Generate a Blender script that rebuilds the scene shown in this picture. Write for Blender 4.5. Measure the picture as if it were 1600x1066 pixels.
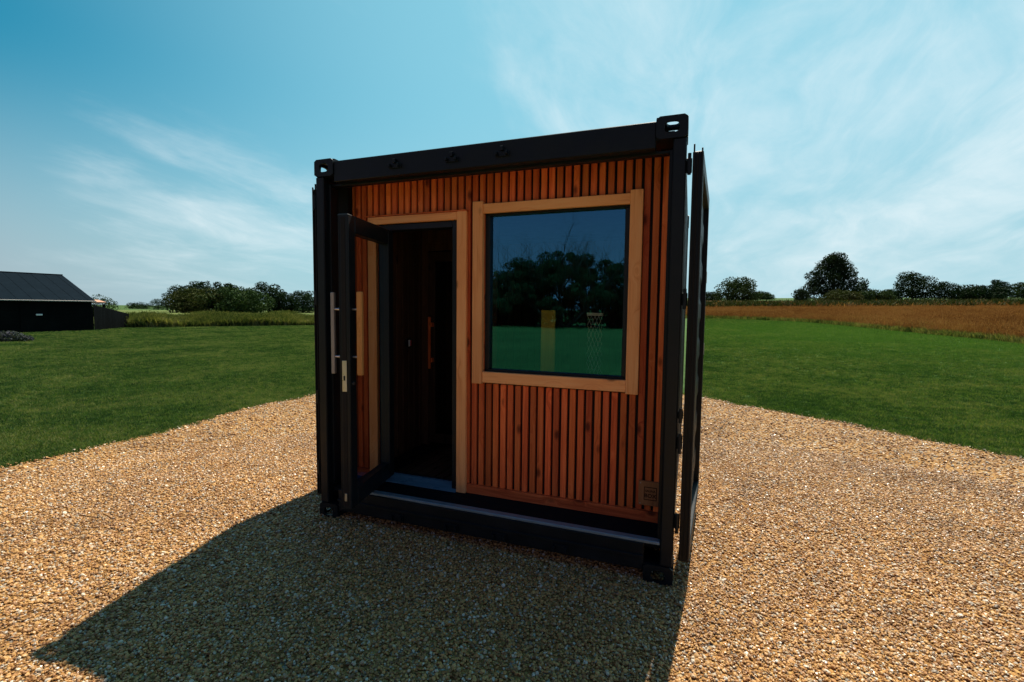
import bpy, bmesh, math, random
import numpy as np
from mathutils import Vector, Matrix, noise as mn
random.seed(7); rng = np.random.default_rng(11)
PI = math.pi
scn = bpy.context.scene
for o in list(bpy.data.objects): bpy.data.objects.remove(o)

# ------------------------------------------------------------ camera
CAMX, CAMY, CAMZ = 2.519, -2.713, 1.556
YAW, PIT, ROL = -0.3575, -0.0670, 0.0107
cd = bpy.data.cameras.new('camera'); cam = bpy.data.objects.new('camera', cd)
scn.collection.objects.link(cam); scn.camera = cam
cd.lens = 36*740/1600; cd.sensor_width = 36; cd.clip_start = .05; cd.clip_end = 9000
f = Vector((math.sin(YAW)*math.cos(PIT), math.cos(YAW)*math.cos(PIT), math.sin(PIT)))
r = f.cross(Vector((0, 0, 1))).normalized(); u = r.cross(f)
r2 = r*math.cos(ROL)+u*math.sin(ROL); u2 = -r*math.sin(ROL)+u*math.cos(ROL)
cam.matrix_world = Matrix(((r2.x, u2.x, -f.x, CAMX), (r2.y, u2.y, -f.y, CAMY), (r2.z, u2.z, -f.z, CAMZ), (0, 0, 0, 1)))

# ------------------------------------------------------------ light
SUN_EL, SUN_AZ = math.radians(58.0), math.radians(5.6)      # azimuth from +Y towards +X
sd = bpy.data.lights.new('sun', 'SUN'); so = bpy.data.objects.new('sun', sd); scn.collection.objects.link(so)
sd.energy = 5.0; sd.angle = math.radians(.53); sd.color = (1, .91, .78)
sv = Vector((math.sin(SUN_AZ)*math.cos(SUN_EL), math.cos(SUN_AZ)*math.cos(SUN_EL), math.sin(SUN_EL)))
so.rotation_euler = sv.to_track_quat('Z', 'Y').to_euler()
so.location = (3, 20, 30)
scn.view_settings.view_transform = 'Standard'; scn.view_settings.look = 'None'
scn.view_settings.exposure = .68; scn.view_settings.gamma = 1; scn.view_settings.use_curve_mapping = False

class NT:
    """small helper for node trees"""
    def __init__(s, nt): s.nt = nt; nt.nodes.clear()
    def n(s, t, **k):
        nd = s.nt.nodes.new(t)
        ins = k.pop('i', {})
        for a, b in k.items(): setattr(nd, a, b)
        for a, b in ins.items(): s.set(nd.inputs[a], b)
        return nd
    def set(s, sock, v):
        if isinstance(v, bpy.types.NodeSocket): s.nt.links.new(v, sock)
        elif isinstance(v, bpy.types.Node): s.nt.links.new(v.outputs[0], sock)
        else:
            if hasattr(sock.default_value, '__len__') and len(sock.default_value) == 4 and len(v) == 3: v = (*v, 1)
            sock.default_value = v
    def math(s, op, a, b=0.0, c=0.0, clamp=False):
        nd = s.nt.nodes.new('ShaderNodeMath'); nd.operation = op; nd.use_clamp = clamp
        s.set(nd.inputs[0], a); s.set(nd.inputs[1], b); s.set(nd.inputs[2], c); return nd.outputs[0]
    def vec(s, op, a, b=(0, 0, 0)):
        nd = s.nt.nodes.new('ShaderNodeVectorMath'); nd.operation = op
        s.set(nd.inputs[0], a)
        if op == 'SCALE': s.set(nd.inputs['Scale'], b)
        else: s.set(nd.inputs[1], b)
        return nd.outputs['Value'] if op in ('DOT_PRODUCT', 'LENGTH', 'DISTANCE') else nd.outputs[0]
    def mix(s, fac, a, b, mode='MIX'):
        nd = s.nt.nodes.new('ShaderNodeMix'); nd.data_type = 'RGBA'; nd.blend_type = mode
        s.set(nd.inputs[0], fac); s.set(nd.inputs[6], a); s.set(nd.inputs[7], b); return nd.outputs[2]
    def ramp(s, fac, stops, interp='LINEAR'):
        nd = s.nt.nodes.new('ShaderNodeValToRGB'); cr = nd.color_ramp; cr.interpolation = interp
        while len(cr.elements) < len(stops): cr.elements.new(.5)
        for e, (p, c) in zip(cr.elements, stops):
            e.position = p; e.color = (*c, 1) if len(c) == 3 else c
        s.set(nd.inputs[0], fac); return nd.outputs[0]
    def noise(s, vec, scale, detail=3, rough=.5, dist=0.0):
        nd = s.n('ShaderNodeTexNoise', i={'Scale': scale, 'Detail': detail, 'Roughness': rough, 'Distortion': dist})
        if vec is not None: s.set(nd.inputs['Vector'], vec)
        return nd.outputs[0]
    def mapr(s, v, a, b, c=0.0, d=1.0, smooth=False):
        nd = s.n('ShaderNodeMapRange', i={0: v, 1: a, 2: b, 3: c, 4: d})
        nd.interpolation_type = 'SMOOTHSTEP' if smooth else 'LINEAR'; return nd.outputs[0]
    def mapping(s, vec, scale=(1, 1, 1), rot=(0, 0, 0), loc=(0, 0, 0)):
        nd = s.n('ShaderNodeMapping', i={'Scale': scale, 'Rotation': rot, 'Location': loc}); s.set(nd.inputs[0], vec); return nd.outputs[0]

# world: Nishita sky, graded towards teal on the sun's side, with thin cirrus
w = bpy.data.worlds.new('World'); scn.world = w; w.use_nodes = True
N = NT(w.node_tree)
tc = N.n('ShaderNodeTexCoord')
dirv = N.vec('NORMALIZE', tc.outputs['Generated'])
sky = N.n('ShaderNodeTexSky', sky_type='NISHITA', sun_disc=False, sun_elevation=SUN_EL, sun_rotation=SUN_AZ,
          altitude=0, air_density=1.0, dust_density=.6, ozone_density=2.0)
sx = N.n('ShaderNodeSeparateXYZ', i={0: dirv}); zz_ = sx.outputs[2]
den = N.math('ADD', N.math('MAXIMUM', zz_, 0.0), .22)
pl = N.n('ShaderNodeCombineXYZ', i={0: N.math('DIVIDE', sx.outputs[0], den), 1: N.math('DIVIDE', sx.outputs[1], den), 2: 0.0})
wp_ = N.n('ShaderNodeTexNoise', i={'Vector': pl, 'Scale': .9, 'Detail': 3.0})
plw = N.vec('ADD', pl, N.vec('SCALE', N.vec('SUBTRACT', wp_.outputs[1], (.5, .5, .5)), .45))
c1 = N.noise(N.mapping(plw, scale=(1.0, .75, 1), rot=(0, 0, math.radians(38))), 1.0, 10, .60, .3)
c2 = N.noise(N.mapping(plw, scale=(1, .38, 1), rot=(0, 0, math.radians(52)), loc=(4, 2, 0)), 3.2, 8, .62, .6)
cc = N.math('ADD', N.math('MULTIPLY', c1, .62), N.math('MULTIPLY', c2, .38))
def dot_to(az, el):
    a, e = math.radians(az), math.radians(el)
    return N.vec('DOT_PRODUCT', dirv, (math.sin(a)*math.cos(e), math.cos(a)*math.cos(e), math.sin(e)))
def lobe(az, el, lo, hi): return N.mapr(dot_to(az, el), math.cos(math.radians(hi)), math.cos(math.radians(lo)), 0, 1, True)
SKYK = .050
sund = dot_to(math.degrees(SUN_AZ)+4, math.degrees(SUN_EL)-30)
tint = N.mix(N.mapr(sund, -.35, .35, 0, 1, True), (1.00, .68, .84), (.07, 1.16, 1.16))  # sky opposite the sun, out of view, tinted warm to set the shade
skyc = N.vec('SCALE', N.mix(1.0, sky.outputs[0], tint, 'MULTIPLY'), SKYK)
glow = N.mapr(sund, math.cos(math.radians(76)), math.cos(math.radians(8)), 0, .9, True)      # bright hazy air on the sun's side
skyc = N.mix(glow, skyc, (.19, .42, .51))
front = N.mapr(sund, -.2, .75, 0, 1, True)
hcol = N.mix(front, (.25, .24, .28), (.28, .43, .48))
skyc = N.mix(N.mapr(zz_, 0.0, .40, .92, 0.0, True), skyc, hcol)
bank = N.math('ADD', N.math('MULTIPLY', lobe(16, 21, 0, 46), .25), N.math('MULTIPLY', lobe(-51, 7, 0, 19), .20))
cm = N.mapr(N.math('ADD', cc, bank), .58, 1.0, 0, .85, True)
cm = N.math('MULTIPLY', cm, N.mapr(zz_, 0.0, .12, .35, 1))
skyc = N.mix(cm, skyc, (.57, .62, .635))
bg = N.n('ShaderNodeBackground', i={'Color': skyc, 'Strength': 1.0})
N.nt.links.new(bg.outputs[0], N.n('ShaderNodeOutputWorld').inputs[0])

# ------------------------------------------------------------ materials
def mat(name):
    m = bpy.data.materials.new(name); m.use_nodes = True
    N = NT(m.node_tree)
    out = N.n('ShaderNodeOutputMaterial'); b = N.n('ShaderNodeBsdfPrincipled')
    N.nt.links.new(b.outputs[0], out.inputs[0])
    return m, N, b, out
def bump(N, b, h, strength=.3, dist=.01):
    bp = N.n('ShaderNodeBump', i={'Strength': strength, 'Distance': dist, 'Height': h}); N.nt.links.new(bp.outputs[0], b.inputs['Normal'])

def wood(name, c_dark, c_mid, c_light, knots=.5, rough=.62, var=.35):
    """grain runs along local Z; every piece gets its own board through Object Info Random"""
    m, N, b, _ = mat(name)
    tc = N.n('ShaderNodeTexCoord'); oi = N.n('ShaderNodeObjectInfo')
    rnd = oi.outputs['Random']
    off = N.n('ShaderNodeCombineXYZ', i={0: N.math('MULTIPLY', rnd, 37.0), 1: N.math('MULTIPLY', rnd, 91.0), 2: N.math('MULTIPLY', rnd, 53.0)})
    v = N.vec('ADD', tc.outputs['Object'], off)
    # knots
    kv = N.mapping(v, scale=(10, 10, 5.0))
    kn = N.n('ShaderNodeTexVoronoi', i={'Vector': kv, 'Scale': 1.0, 'Randomness': 1.0})
    kd = kn.outputs['Distance']
    warp = N.math('MULTIPLY', N.mapr(kd, 0, .45, 1, 0, True), .05)
    gv = N.mapping(v, scale=(38, 38, 1.5))
    gv = N.vec('ADD', gv, N.n('ShaderNodeCombineXYZ', i={0: N.math('MULTIPLY', warp, 40), 1: 0.0, 2: 0.0}))
    g = N.noise(gv, 1.0, 5, .6, .8)
    fine = N.noise(N.mapping(v, scale=(160, 160, 5)), 1.0, 3, .6)
    t = N.math('ADD', N.math('MULTIPLY', g, .75), N.math('MULTIPLY', fine, .25))
    col = N.ramp(t, [(.3, c_dark), (.5, c_mid), (.72, c_light)])
    stain = N.noise(N.mapping(v, scale=(6, 6, 1.7)), 1.0, 2, .5)
    col = N.mix(N.mapr(stain, .45, .75, 0, .55), col, c_dark)
    kmask = N.math('MULTIPLY', N.mapr(kd, .07, .25, 1, 0, True), N.math('GREATER_THAN', kn.outputs['Color'], 1-knots))
    col = N.mix(N.math('MULTIPLY', kmask, .85), col, tuple(.22*x for x in c_dark))
    hs = N.n('ShaderNodeHueSaturation', i={'Color': col, 'Hue': N.mapr(rnd, 0, 1, .494, .503),
        'Value': N.mapr(N.math('FRACT', N.math('MULTIPLY', rnd, 7.31)), 0, 1, 1-var, 1+var)})
    N.set(b.inputs['Base Color'], hs.outputs[0])
    b.inputs['Roughness'].default_value = rough; b.inputs['Specular IOR Level'].default_value = .25 if rough < .69 else .03
    bump(N, b, t, .35, .002)
    return m

M = {}
M['slat'] = wood('reddish_larch', (.42, .068, .015), (.74, .165, .040), (.86, .26, .075), .62, var=.32)
M['trim'] = wood('pale_larch', (.68, .24, .075), (.90, .42, .155), (.92, .52, .23), .4, var=.12)
M['oak'] = wood('oiled_oak', (.45, .19, .05), (.62, .28, .085), (.70, .35, .12), .0, .45, .05)
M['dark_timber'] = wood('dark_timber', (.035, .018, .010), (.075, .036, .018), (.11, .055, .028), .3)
M['plate'] = wood('weathered_plate_wood', (.20, .085, .032), (.33, .15, .058), (.42, .20, .085), .1, var=.02)
M['yellow_timber'] = wood('yellow_timber', (.7, .5, .05), (.85, .62, .07), (.9, .68, .1), .0, .5, .03)
M['black_timber'] = wood('black_stained_timber', (.0015, .002, .0022), (.003, .0038, .004), (.005, .006, .006), .0, .7)

def paint(name, col, rough=.42, spec=.5, metal=0, dirt=.3, scl=7):
    m, N, b, _ = mat(name)
    tc = N.n('ShaderNodeTexCoord'); v = tc.outputs['Object']
    n1 = N.noise(v, scl, 6, .65); n2 = N.noise(v, 90, 3, .6)
    c = N.mix(N.mapr(n1, .45, .8, 0, dirt), col, tuple(min(1, x*2.2+.012) for x in col))
    N.set(b.inputs['Base Color'], c); b.inputs['Metallic'].default_value = metal
    N.set(b.inputs['Roughness'], N.mapr(n1, .3, .7, rough-.08, rough+.14)); b.inputs['Specular IOR Level'].default_value = spec
    bump(N, b, n2, .12, .002)
    return m
M['black'] = paint('black_container_paint', (.0020, .0052, .0078), .46, .28)
M['frame_black'] = paint('anthracite_powder_coat', (.006, .010, .013), .42, .3, dirt=.1)
M['rubber'] = paint('black_rubber', (.006, .006, .006), .65, .3)
M['steel'] = paint('brushed_steel', (.55, .56, .56), .32, .5, 1.0, .1, 30)
M['satin'] = paint('satin_grey_metal', (.33, .31, .28), .5, .5, .3, .1, 30)
M['alu'] = paint('aluminium_strip', (.17, .25, .31), .45, .5, .35, .25, 14)
M['threshold'] = paint('sky_tinted_sill_sheet', (.10, .22, .30), .30, .8, .0, .1, 14)  # blue of the reflected sky put into the sill's base colour
M['deck'] = paint('black_deck_board', (.006, .009, .011), .8, .1)
M['white'] = paint('white_plastic', (.75, .76, .74), .5)
M['red'] = paint('red_plastic', (.5, .03, .03), .5)
M['pale_metal'] = paint('pale_metal', (.85, .85, .72), .4, .5, .2)
M['wire'] = paint('galvanised_wire', (.8, .82, .75), .45, .5, .0)
M['bark'] = paint('bark', (.045, .036, .027), .9, .1, 0, .4, 3)
M['barn_wall'] = paint('black_weatherboard', (.004, .005, .005), .9, .05, 0, .3, 1.5)
M['barn_roof'] = paint('dark_slate_sheet', (.003, .008, .013), .85, .04, 0, .3, 1.2)
M['terracotta'] = paint('sunlit_terracotta', (.50, .28, .19), .8, .1)
M['stone_white'] = paint('pale_stone', (.5, .5, .46), .8, .2)
M['ink'] = paint('black_print', (.006, .005, .004), .7, .2)

def glass(name, refl, tint=(1, 1, 1), ior=1.5):
    m, N, b, out = mat(name); N.nt.nodes.remove(b)
    fr = N.n('ShaderNodeFresnel', i={'IOR': ior})
    fac = N.math('MAXIMUM', N.math('MULTIPLY', fr.outputs[0], refl), 0.0, clamp=True)
    tr = N.n('ShaderNodeBsdfTransparent', i={'Color': (*tint, 1)})
    gl = N.n('ShaderNodeBsdfGlossy', i={'Color': (.14, .62, .97, 1), 'Roughness': .004})
    mx = N.n('ShaderNodeMixShader', i={0: fac}); N.nt.links.new(tr.outputs[0], mx.inputs[1]); N.nt.links.new(gl.outputs[0], mx.inputs[2])
    N.nt.links.new(mx.outputs[0], out.inputs[0]); return m
M['window_glass'] = glass('solar_double_glazing', 5.7, (.74, .80, .74))
M['door_glass'] = glass('clear_glazing', .3, (.90, .93, .91))

def ground_mat(name, cols, scales, rough=.95, bs=.6, bd=.03):
    m, N, b, _ = mat(name)
    g = N.n('ShaderNodeNewGeometry'); v = g.outputs['Position']
    a = N.noise(v, scales[0], 5, .6); c = N.noise(v, scales[1], 6, .7); d = N.noise(v, scales[2], 3, .6)
    t = N.math('ADD', N.math('ADD', N.math('MULTIPLY', a, .45), N.math('MULTIPLY', c, .3)), N.math('MULTIPLY', d, .25))
    N.set(b.inputs['Base Color'], N.ramp(t, [(.34, cols[0]), (.5, cols[1]), (.66, cols[2])]))
    if name == 'mown_lawn':  # brighter green round one spot: backlit look of the grass painted in
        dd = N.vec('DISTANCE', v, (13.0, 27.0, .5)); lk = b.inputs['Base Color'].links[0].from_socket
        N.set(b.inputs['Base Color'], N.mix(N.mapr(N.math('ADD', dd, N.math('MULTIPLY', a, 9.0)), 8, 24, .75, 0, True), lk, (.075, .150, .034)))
    b.inputs['Roughness'].default_value = rough; b.inputs['Specular IOR Level'].default_value = .1
    bump(N, b, N.math('ADD', c, d), bs, bd)
    return m
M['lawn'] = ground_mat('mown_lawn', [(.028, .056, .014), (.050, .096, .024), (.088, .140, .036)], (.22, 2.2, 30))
M['field'] = ground_mat('dry_field_soil', [(.10, .055, .020), (.19, .105, .040), (.27, .16, .06)], (.08, .7, 9))
M['crop'] = ground_mat('green_crop', [(.05, .085, .022), (.10, .13, .035), (.16, .17, .05)], (.05, .5, 6))

# gravel bed: voronoi pebbles (the stones proper lie on it as geometry)
m, N, b, _ = mat('gravel_bed'); M['gravel_bed'] = m
g = N.n('ShaderNodeNewGeometry'); v = g.outputs['Position']
vo = N.n('ShaderNodeTexVoronoi', i={'Vector': v, 'Scale': 52.0})
rr = N.n('ShaderNodeSeparateColor', i={0: vo.outputs['Color']})
GR = [(0, (.10, .042, .012)), (.18, (.30, .130, .035)), (.42, (.51, .265, .076)), (.66, (.60, .350, .118)), (.80, (.36, .155, .042)), (.88, (.52, .42, .27)), (.94, (.72, .66, .55)), (1, (.16, .13, .10))]
pc = N.ramp(rr.outputs[0], GR)
big = N.noise(v, .9, 7, .68)
pc = N.mix(1.0, pc, N.ramp(big, [(.3, (.62, .57, .53)), (.5, (.98, .97, .95)), (.7, (1.12, 1.12, 1.08))]), 'MULTIPLY')
N.set(b.inputs['Base Color'], N.mix(N.mapr(vo.outputs['Distance'], .0, .6, 0, .35), pc, (.10, .06, .03)))
b.inputs['Roughness'].default_value = .85; b.inputs['Specular IOR Level'].default_value = .2
bump(N, b, N.math('SUBTRACT', 1.0, vo.outputs['Distance']), 1.0, .02)

m, N, b, _ = mat('gravel_stone'); M['stone'] = m
oi = N.n('ShaderNodeObjectInfo'); tc = N.n('ShaderNodeTexCoord')
pc = N.ramp(oi.outputs['Random'], GR)
g = N.n('ShaderNodeNewGeometry')
big = N.noise(g.outputs['Position'], .9, 7, .68)
pc = N.mix(1.0, pc, N.ramp(big, [(.3, (.62, .57, .53)), (.5, (.98, .97, .95)), (.7, (1.12, 1.12, 1.08))]), 'MULTIPLY')
mott = N.noise(g.outputs['Position'], 160, 3, .6)
N.set(b.inputs['Base Color'], N.mix(N.mapr(mott, .4, .7, 0, .35), pc, (.48, .29, .13)))
N.set(b.inputs['Roughness'], N.mapr(N.math('FRACT', N.math('MULTIPLY', oi.outputs['Random'], 13.7)), 0, 1, .3, .8)); b.inputs['Specular IOR Level'].default_value = .5

def blade_mat(name, stops, scale, trans=.35, patch=.6):
    m, N, b, out = mat(name)
    oi = N.n('ShaderNodeObjectInfo'); g = N.n('ShaderNodeNewGeometry')
    n = N.noise(g.outputs['Position'], scale, 4, .6)
    t = N.math('ADD', N.math('MULTIPLY', n, patch), N.math('MULTIPLY', oi.outputs['Random'], 1-patch))
    c = N.ramp(t, stops)
    if name == 'grass_blade':  # same backlit brightening painted into the blade colour
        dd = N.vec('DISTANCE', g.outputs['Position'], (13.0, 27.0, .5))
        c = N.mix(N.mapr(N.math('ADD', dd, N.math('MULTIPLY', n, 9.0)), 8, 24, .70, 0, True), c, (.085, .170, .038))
    N.set(b.inputs['Base Color'], c); b.inputs['Roughness'].default_value = .75; b.inputs['Specular IOR Level'].default_value = .04
    tl = N.n('ShaderNodeBsdfTranslucent', i={'Color': N.mix(1.0, c, (1.1, 1.3, .5, 1), 'MULTIPLY')})
    mx = N.n('ShaderNodeMixShader', i={0: trans}); N.nt.links.new(b.outputs[0], mx.inputs[1]); N.nt.links.new(tl.outputs[0], mx.inputs[2])
    N.nt.links.new(mx.outputs[0], out.inputs[0]); return m
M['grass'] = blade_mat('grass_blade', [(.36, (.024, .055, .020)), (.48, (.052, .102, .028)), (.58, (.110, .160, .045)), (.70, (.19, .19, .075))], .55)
M['dry_grass'] = blade_mat('dry_grass_blade', [(.3, (.15, .056, .026)), (.5, (.27, .110, .054)), (.68, (.38, .180, .096)), (.85, (.20, .16, .06))], .12, .3)
M['rough_grass'] = blade_mat('rough_grass_blade', [(.28, (.030, .050, .018)), (.44, (.090, .115, .036)), (.56, (.19, .19, .065)), (.70, (.31, .26, .11))], .35, .3)
M['lavender'] = blade_mat('lavender', [(.3, (.025, .045, .025)), (.5, (.055, .06, .065)), (.7, (.10, .08, .13))], 3, .2)
FOL = [(.25, (.010, .024, .008)), (.5, (.024, .050, .014)), (.75, (.050, .080, .022))]
M['leaf_dark'] = blade_mat('dark_foliage', [(.25, (.008, .020, .008)), (.5, (.017, .036, .014)), (.75, (.028, .050, .018))], .45, .08, 1.0)
M['leaf_mid'] = blade_mat('mid_foliage', [(.25, (.014, .030, .010)), (.5, (.032, .058, .018)), (.75, (.048, .072, .024))], .45, .10, 1.0)
M['leaf_olive'] = blade_mat('olive_foliage', [(.25, (.020, .030, .010)), (.5, (.045, .055, .016)), (.75, (.075, .078, .028))], .4, .12, 1.0)

# ------------------------------------------------------------ object helpers
col = scn.collection
def link(name, me, mt=None, parent=None, loc=(0, 0, 0), rot=(0, 0, 0)):
    o = bpy.data.objects.new(name, me); col.objects.link(o)
    if mt is not None and me is not None and not len(me.materials): me.materials.append(mt)
    o.parent = parent; o.location = loc; o.rotation_euler = rot
    return o
def empty(name, label, cat, loc=(0, 0, 0), rz=0, group=None):
    o = bpy.data.objects.new(name, None); col.objects.link(o); o.location = loc; o.rotation_euler = (0, 0, rz)
    o.empty_display_size = .2
    tag(o, label, cat, group); return o
def tag(o, label, cat, group=None, kind=None):
    if label: o['label'] = label
    if cat: o['category'] = cat
    if group: o['group'] = group
    if kind: o['kind'] = kind
    return o
def bm_mesh(bm, name='mesh', smooth=False):
    me = bpy.data.meshes.new(name); bm.to_mesh(me); bm.free()
    if smooth: me.shade_smooth()
    return me
def add_box(bm, lo, hi, bev=0.0, rz=0.0, piv=None):
    lo = Vector(lo); hi = Vector(hi)
    r = bmesh.ops.create_cube(bm, size=1)['verts']
    s = hi-lo; c = (hi+lo)/2
    for v in r: v.co = Vector((v.co.x*s.x, v.co.y*s.y, v.co.z*s.z))+c
    if bev:
        es = list({e for v in r for e in v.link_edges})
        r2 = bmesh.ops.bevel(bm, geom=es, offset=bev, segments=1, affect='EDGES', profile=.5)
        r = [v for v in bm.verts if v in set(r2['verts']) or v.is_valid and v in r]
    return r
def box(name, lo, hi, mt, parent=None, bev=.0015, axis='z'):
    """one box object whose local Z is the long (grain) axis"""
    lo = Vector(lo); hi = Vector(hi); c = (lo+hi)/2; s = hi-lo
    rot = (0, 0, 0)
    if axis == 'x': s = Vector((s.z, s.y, s.x)); rot = (0, PI/2, 0)
    if axis == 'y': s = Vector((s.x, s.z, s.y)); rot = (PI/2, 0, 0)
    bm = bmesh.new(); add_box(bm, -s/2, s/2, bev)
    return link(name, bm_mesh(bm, name), mt, parent, c, rot)
def boxes(name, lst, mt, parent=None, bev=.0015, loc=(0, 0, 0), rot=(0, 0, 0)):
    bm = bmesh.new()
    for lo, hi in lst:
        b2 = bmesh.new(); add_box(b2, lo, hi, bev); me = bm_mesh(b2); bm.from_mesh(me); bpy.data.meshes.remove(me)
    return link(name, bm_mesh(bm, name), mt, parent, loc, rot)
def add_tube(bm, p0, p1, r0, r1=None, seg=10):
    p0 = Vector(p0); p1 = Vector(p1); r1 = r0 if r1 is None else r1
    d = p1-p0; L = d.length
    q = d.to_track_quat('Z', 'Y').to_matrix().to_4x4()
    bmesh.ops.create_cone(bm, cap_ends=True, segments=seg, radius1=r0, radius2=r1, depth=L, matrix=Matrix.Translation((p0+p1)/2) @ q)
def tube(name, p0, p1, r, mt, parent=None, seg=16):
    bm = bmesh.new(); add_tube(bm, p0, p1, r, seg=seg); return link(name, bm_mesh(bm, name, False), mt, parent)
def prism(name, pts, z0, z1, mt, parent=None, axis='z', bev=0):
    """extrude a 2D outline between z0 and z1 along an axis"""
    bm = bmesh.new()
    def P(a, b, c): return {'z': (a, b, c), 'y': (a, c, b), 'x': (c, a, b)}[axis]
    lo = [bm.verts.new(P(a, b, z0)) for a, b in pts]; hi = [bm.verts.new(P(a, b, z1)) for a, b in pts]
    n = len(pts); bm.faces.new(lo); bm.faces.new(hi)
    for i in range(n): bm.faces.new([lo[i], lo[(i+1) % n], hi[(i+1) % n], hi[i]])
    bmesh.ops.recalc_face_normals(bm, faces=bm.faces)
    if bev: bmesh.ops.bevel(bm, geom=list(bm.edges), offset=bev, segments=2, affect='EDGES')
    return link(name, bm_mesh(bm, name), mt, parent)

# ------------------------------------------------------------ terrain
def ss(a, b, x):
    t = np.clip((np.asarray(x, float)-a)/(b-a), 0, 1); return t*t*(3-2*t)
def gz(x, y):
    dx = np.asarray(x, float)-2.52; dy = np.asarray(y, float)+2.71
    r = np.hypot(dx, dy); az = np.degrees(np.arctan2(dx, dy))
    return .034*ss(-30, 0, az)*(1-ss(75, 120, az))*np.clip(r-14, 0, 230)
def polar_sheet(name, rs, az0, az1, n, mt, dz=0.0, inner=None):
    """sheet of rings round the camera's standing point, following the terrain"""
    az = np.radians(np.linspace(az0, az1, n)); full = abs(az1-az0) >= 359.9
    if full: az = az[:-1]
    V = []; F = []
    for r_ in rs:
        for i, a in enumerate(az):
            rr_ = r_(a) if callable(r_) else r_
            x = 2.52+rr_*math.sin(a); y = -2.71+rr_*math.cos(a); V.append((x, y, float(gz(x, y))+dz))
    m_ = len(az)
    for j in range(len(rs)-1):
        for i in range(m_ if full else m_-1):
            k = (i+1) % m_; F.append((j*m_+i, (j+1)*m_+i, (j+1)*m_+k, j*m_+k))
    if full:
        V.append((2.52, -2.71, dz)); c = len(V)-1
        for i in range(m_): F.append((c, i, (i+1) % m_))
    me = bpy.data.meshes.new(name); me.from_pydata(V, [], F); me.update(); me.shade_smooth()
    return link(name, me, mt)
rings = [2, 5, 8, 11, 14, 17, 20, 25, 30, 36, 44, 55, 70, 90, 115, 145, 180, 215, 244, 260, 320, 450, 700, 1200, 2200, 4000, 8000]
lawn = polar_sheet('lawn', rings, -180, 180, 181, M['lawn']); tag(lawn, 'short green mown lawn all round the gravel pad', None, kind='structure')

# gravel pad
PAD = [(-3.55, -7.0), (-3.60, -3.0), (-3.58, -.6), (-3.50, .1), (-3.46, .8), (-3.62, 1.6), (-3.74, 2.4), (-3.68, 3.7), (-3.6, 6.3), (-1.2, 7.9), (.9, 7.5), (2.84, 6.38), (4.13, 5.42), (5.07, 4.70), (5.95, 3.93), (8.0, 2.2), (9.6, 0.4), (10.2, -3.5), (10.2, -7.0)]
def smooth_poly(P, k=7, amp=.035):
    out = []; n = len(P)
    for i in range(n):
        a = Vector((*P[i], 0)); b_ = Vector((*P[(i+1) % n], 0)); L = (b_-a).length; m_ = max(2, int(L/.12))
        for j in range(m_):
            p = a.lerp(b_, j/m_); q = mn.noise(Vector((p.x*1.3, p.y*1.3, 0)))*amp*1.6+mn.noise(Vector((p.x*7, p.y*7, 3)))*amp*.7
            t = (b_-a).normalized(); out.append((p.x+t.y*q, p.y-t.x*q))
    return out
pad_poly = smooth_poly(PAD)
bm = bmesh.new(); vs = [bm.verts.new((x, y, .006)) for x, y in pad_poly]; bm.faces.new(vs); bmesh.ops.triangulate(bm, faces=bm.faces)
pad = link('gravel_pad', bm_mesh(bm), M['gravel_bed']); tag(pad, 'orange tan gravel pad under the container cabin', None, kind='structure')

def inside(poly, X, Y):
    c = np.zeros(len(X), bool); P = np.array(poly); n = len(P); j = n-1
    for i in range(n):
        xi, yi = P[i]; xj, yj = P[j]
        if yi != yj:
            hit = ((yi > Y) != (yj > Y)) & (X < (xj-xi)*(Y-yi)/(yj-yi)+xi); c ^= hit
        j = i
    return c

def bh(x, y):
    p = Vector((x, y, 0)); q = mn.noise(p*.9)*.013+mn.noise(p*2.7+Vector((9, 0, 0)))*.009
    d = mn.noise(p*1.7+Vector((0, 31, 0))); q -= .022*max(0, d-.28)*3
    return .016+q
GN = 190; gx0, gx1, gy0, gy1 = -4.0, 10.4, -7.2, 8.2
xs_ = np.linspace(gx0, gx1, GN); ys_ = np.linspace(gy0, gy1, GN); XX, YY = np.meshgrid(xs_, ys_); fl = inside(pad_poly, XX.ravel(), YY.ravel()).reshape(GN, GN)
V_ = [(float(a), float(b_), max(.0075, bh(a, b_)) if q else -.03) for a, b_, q in zip(XX.ravel(), YY.ravel(), fl.ravel())]
F_ = [(j*GN+i, j*GN+i+1, (j+1)*GN+i+1, (j+1)*GN+i) for j in range(GN-1) for i in range(GN-1) if fl[j, i] and fl[j, i+1] and fl[j+1, i] and fl[j+1, i+1]]
me = bpy.data.meshes.new('gravel_surface'); me.from_pydata(V_, [], F_); me.shade_smooth()
tag(link('gravel_surface', me, M['gravel_bed']), 'raked uneven surface of the gravel pad', None, kind='structure')

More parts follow.
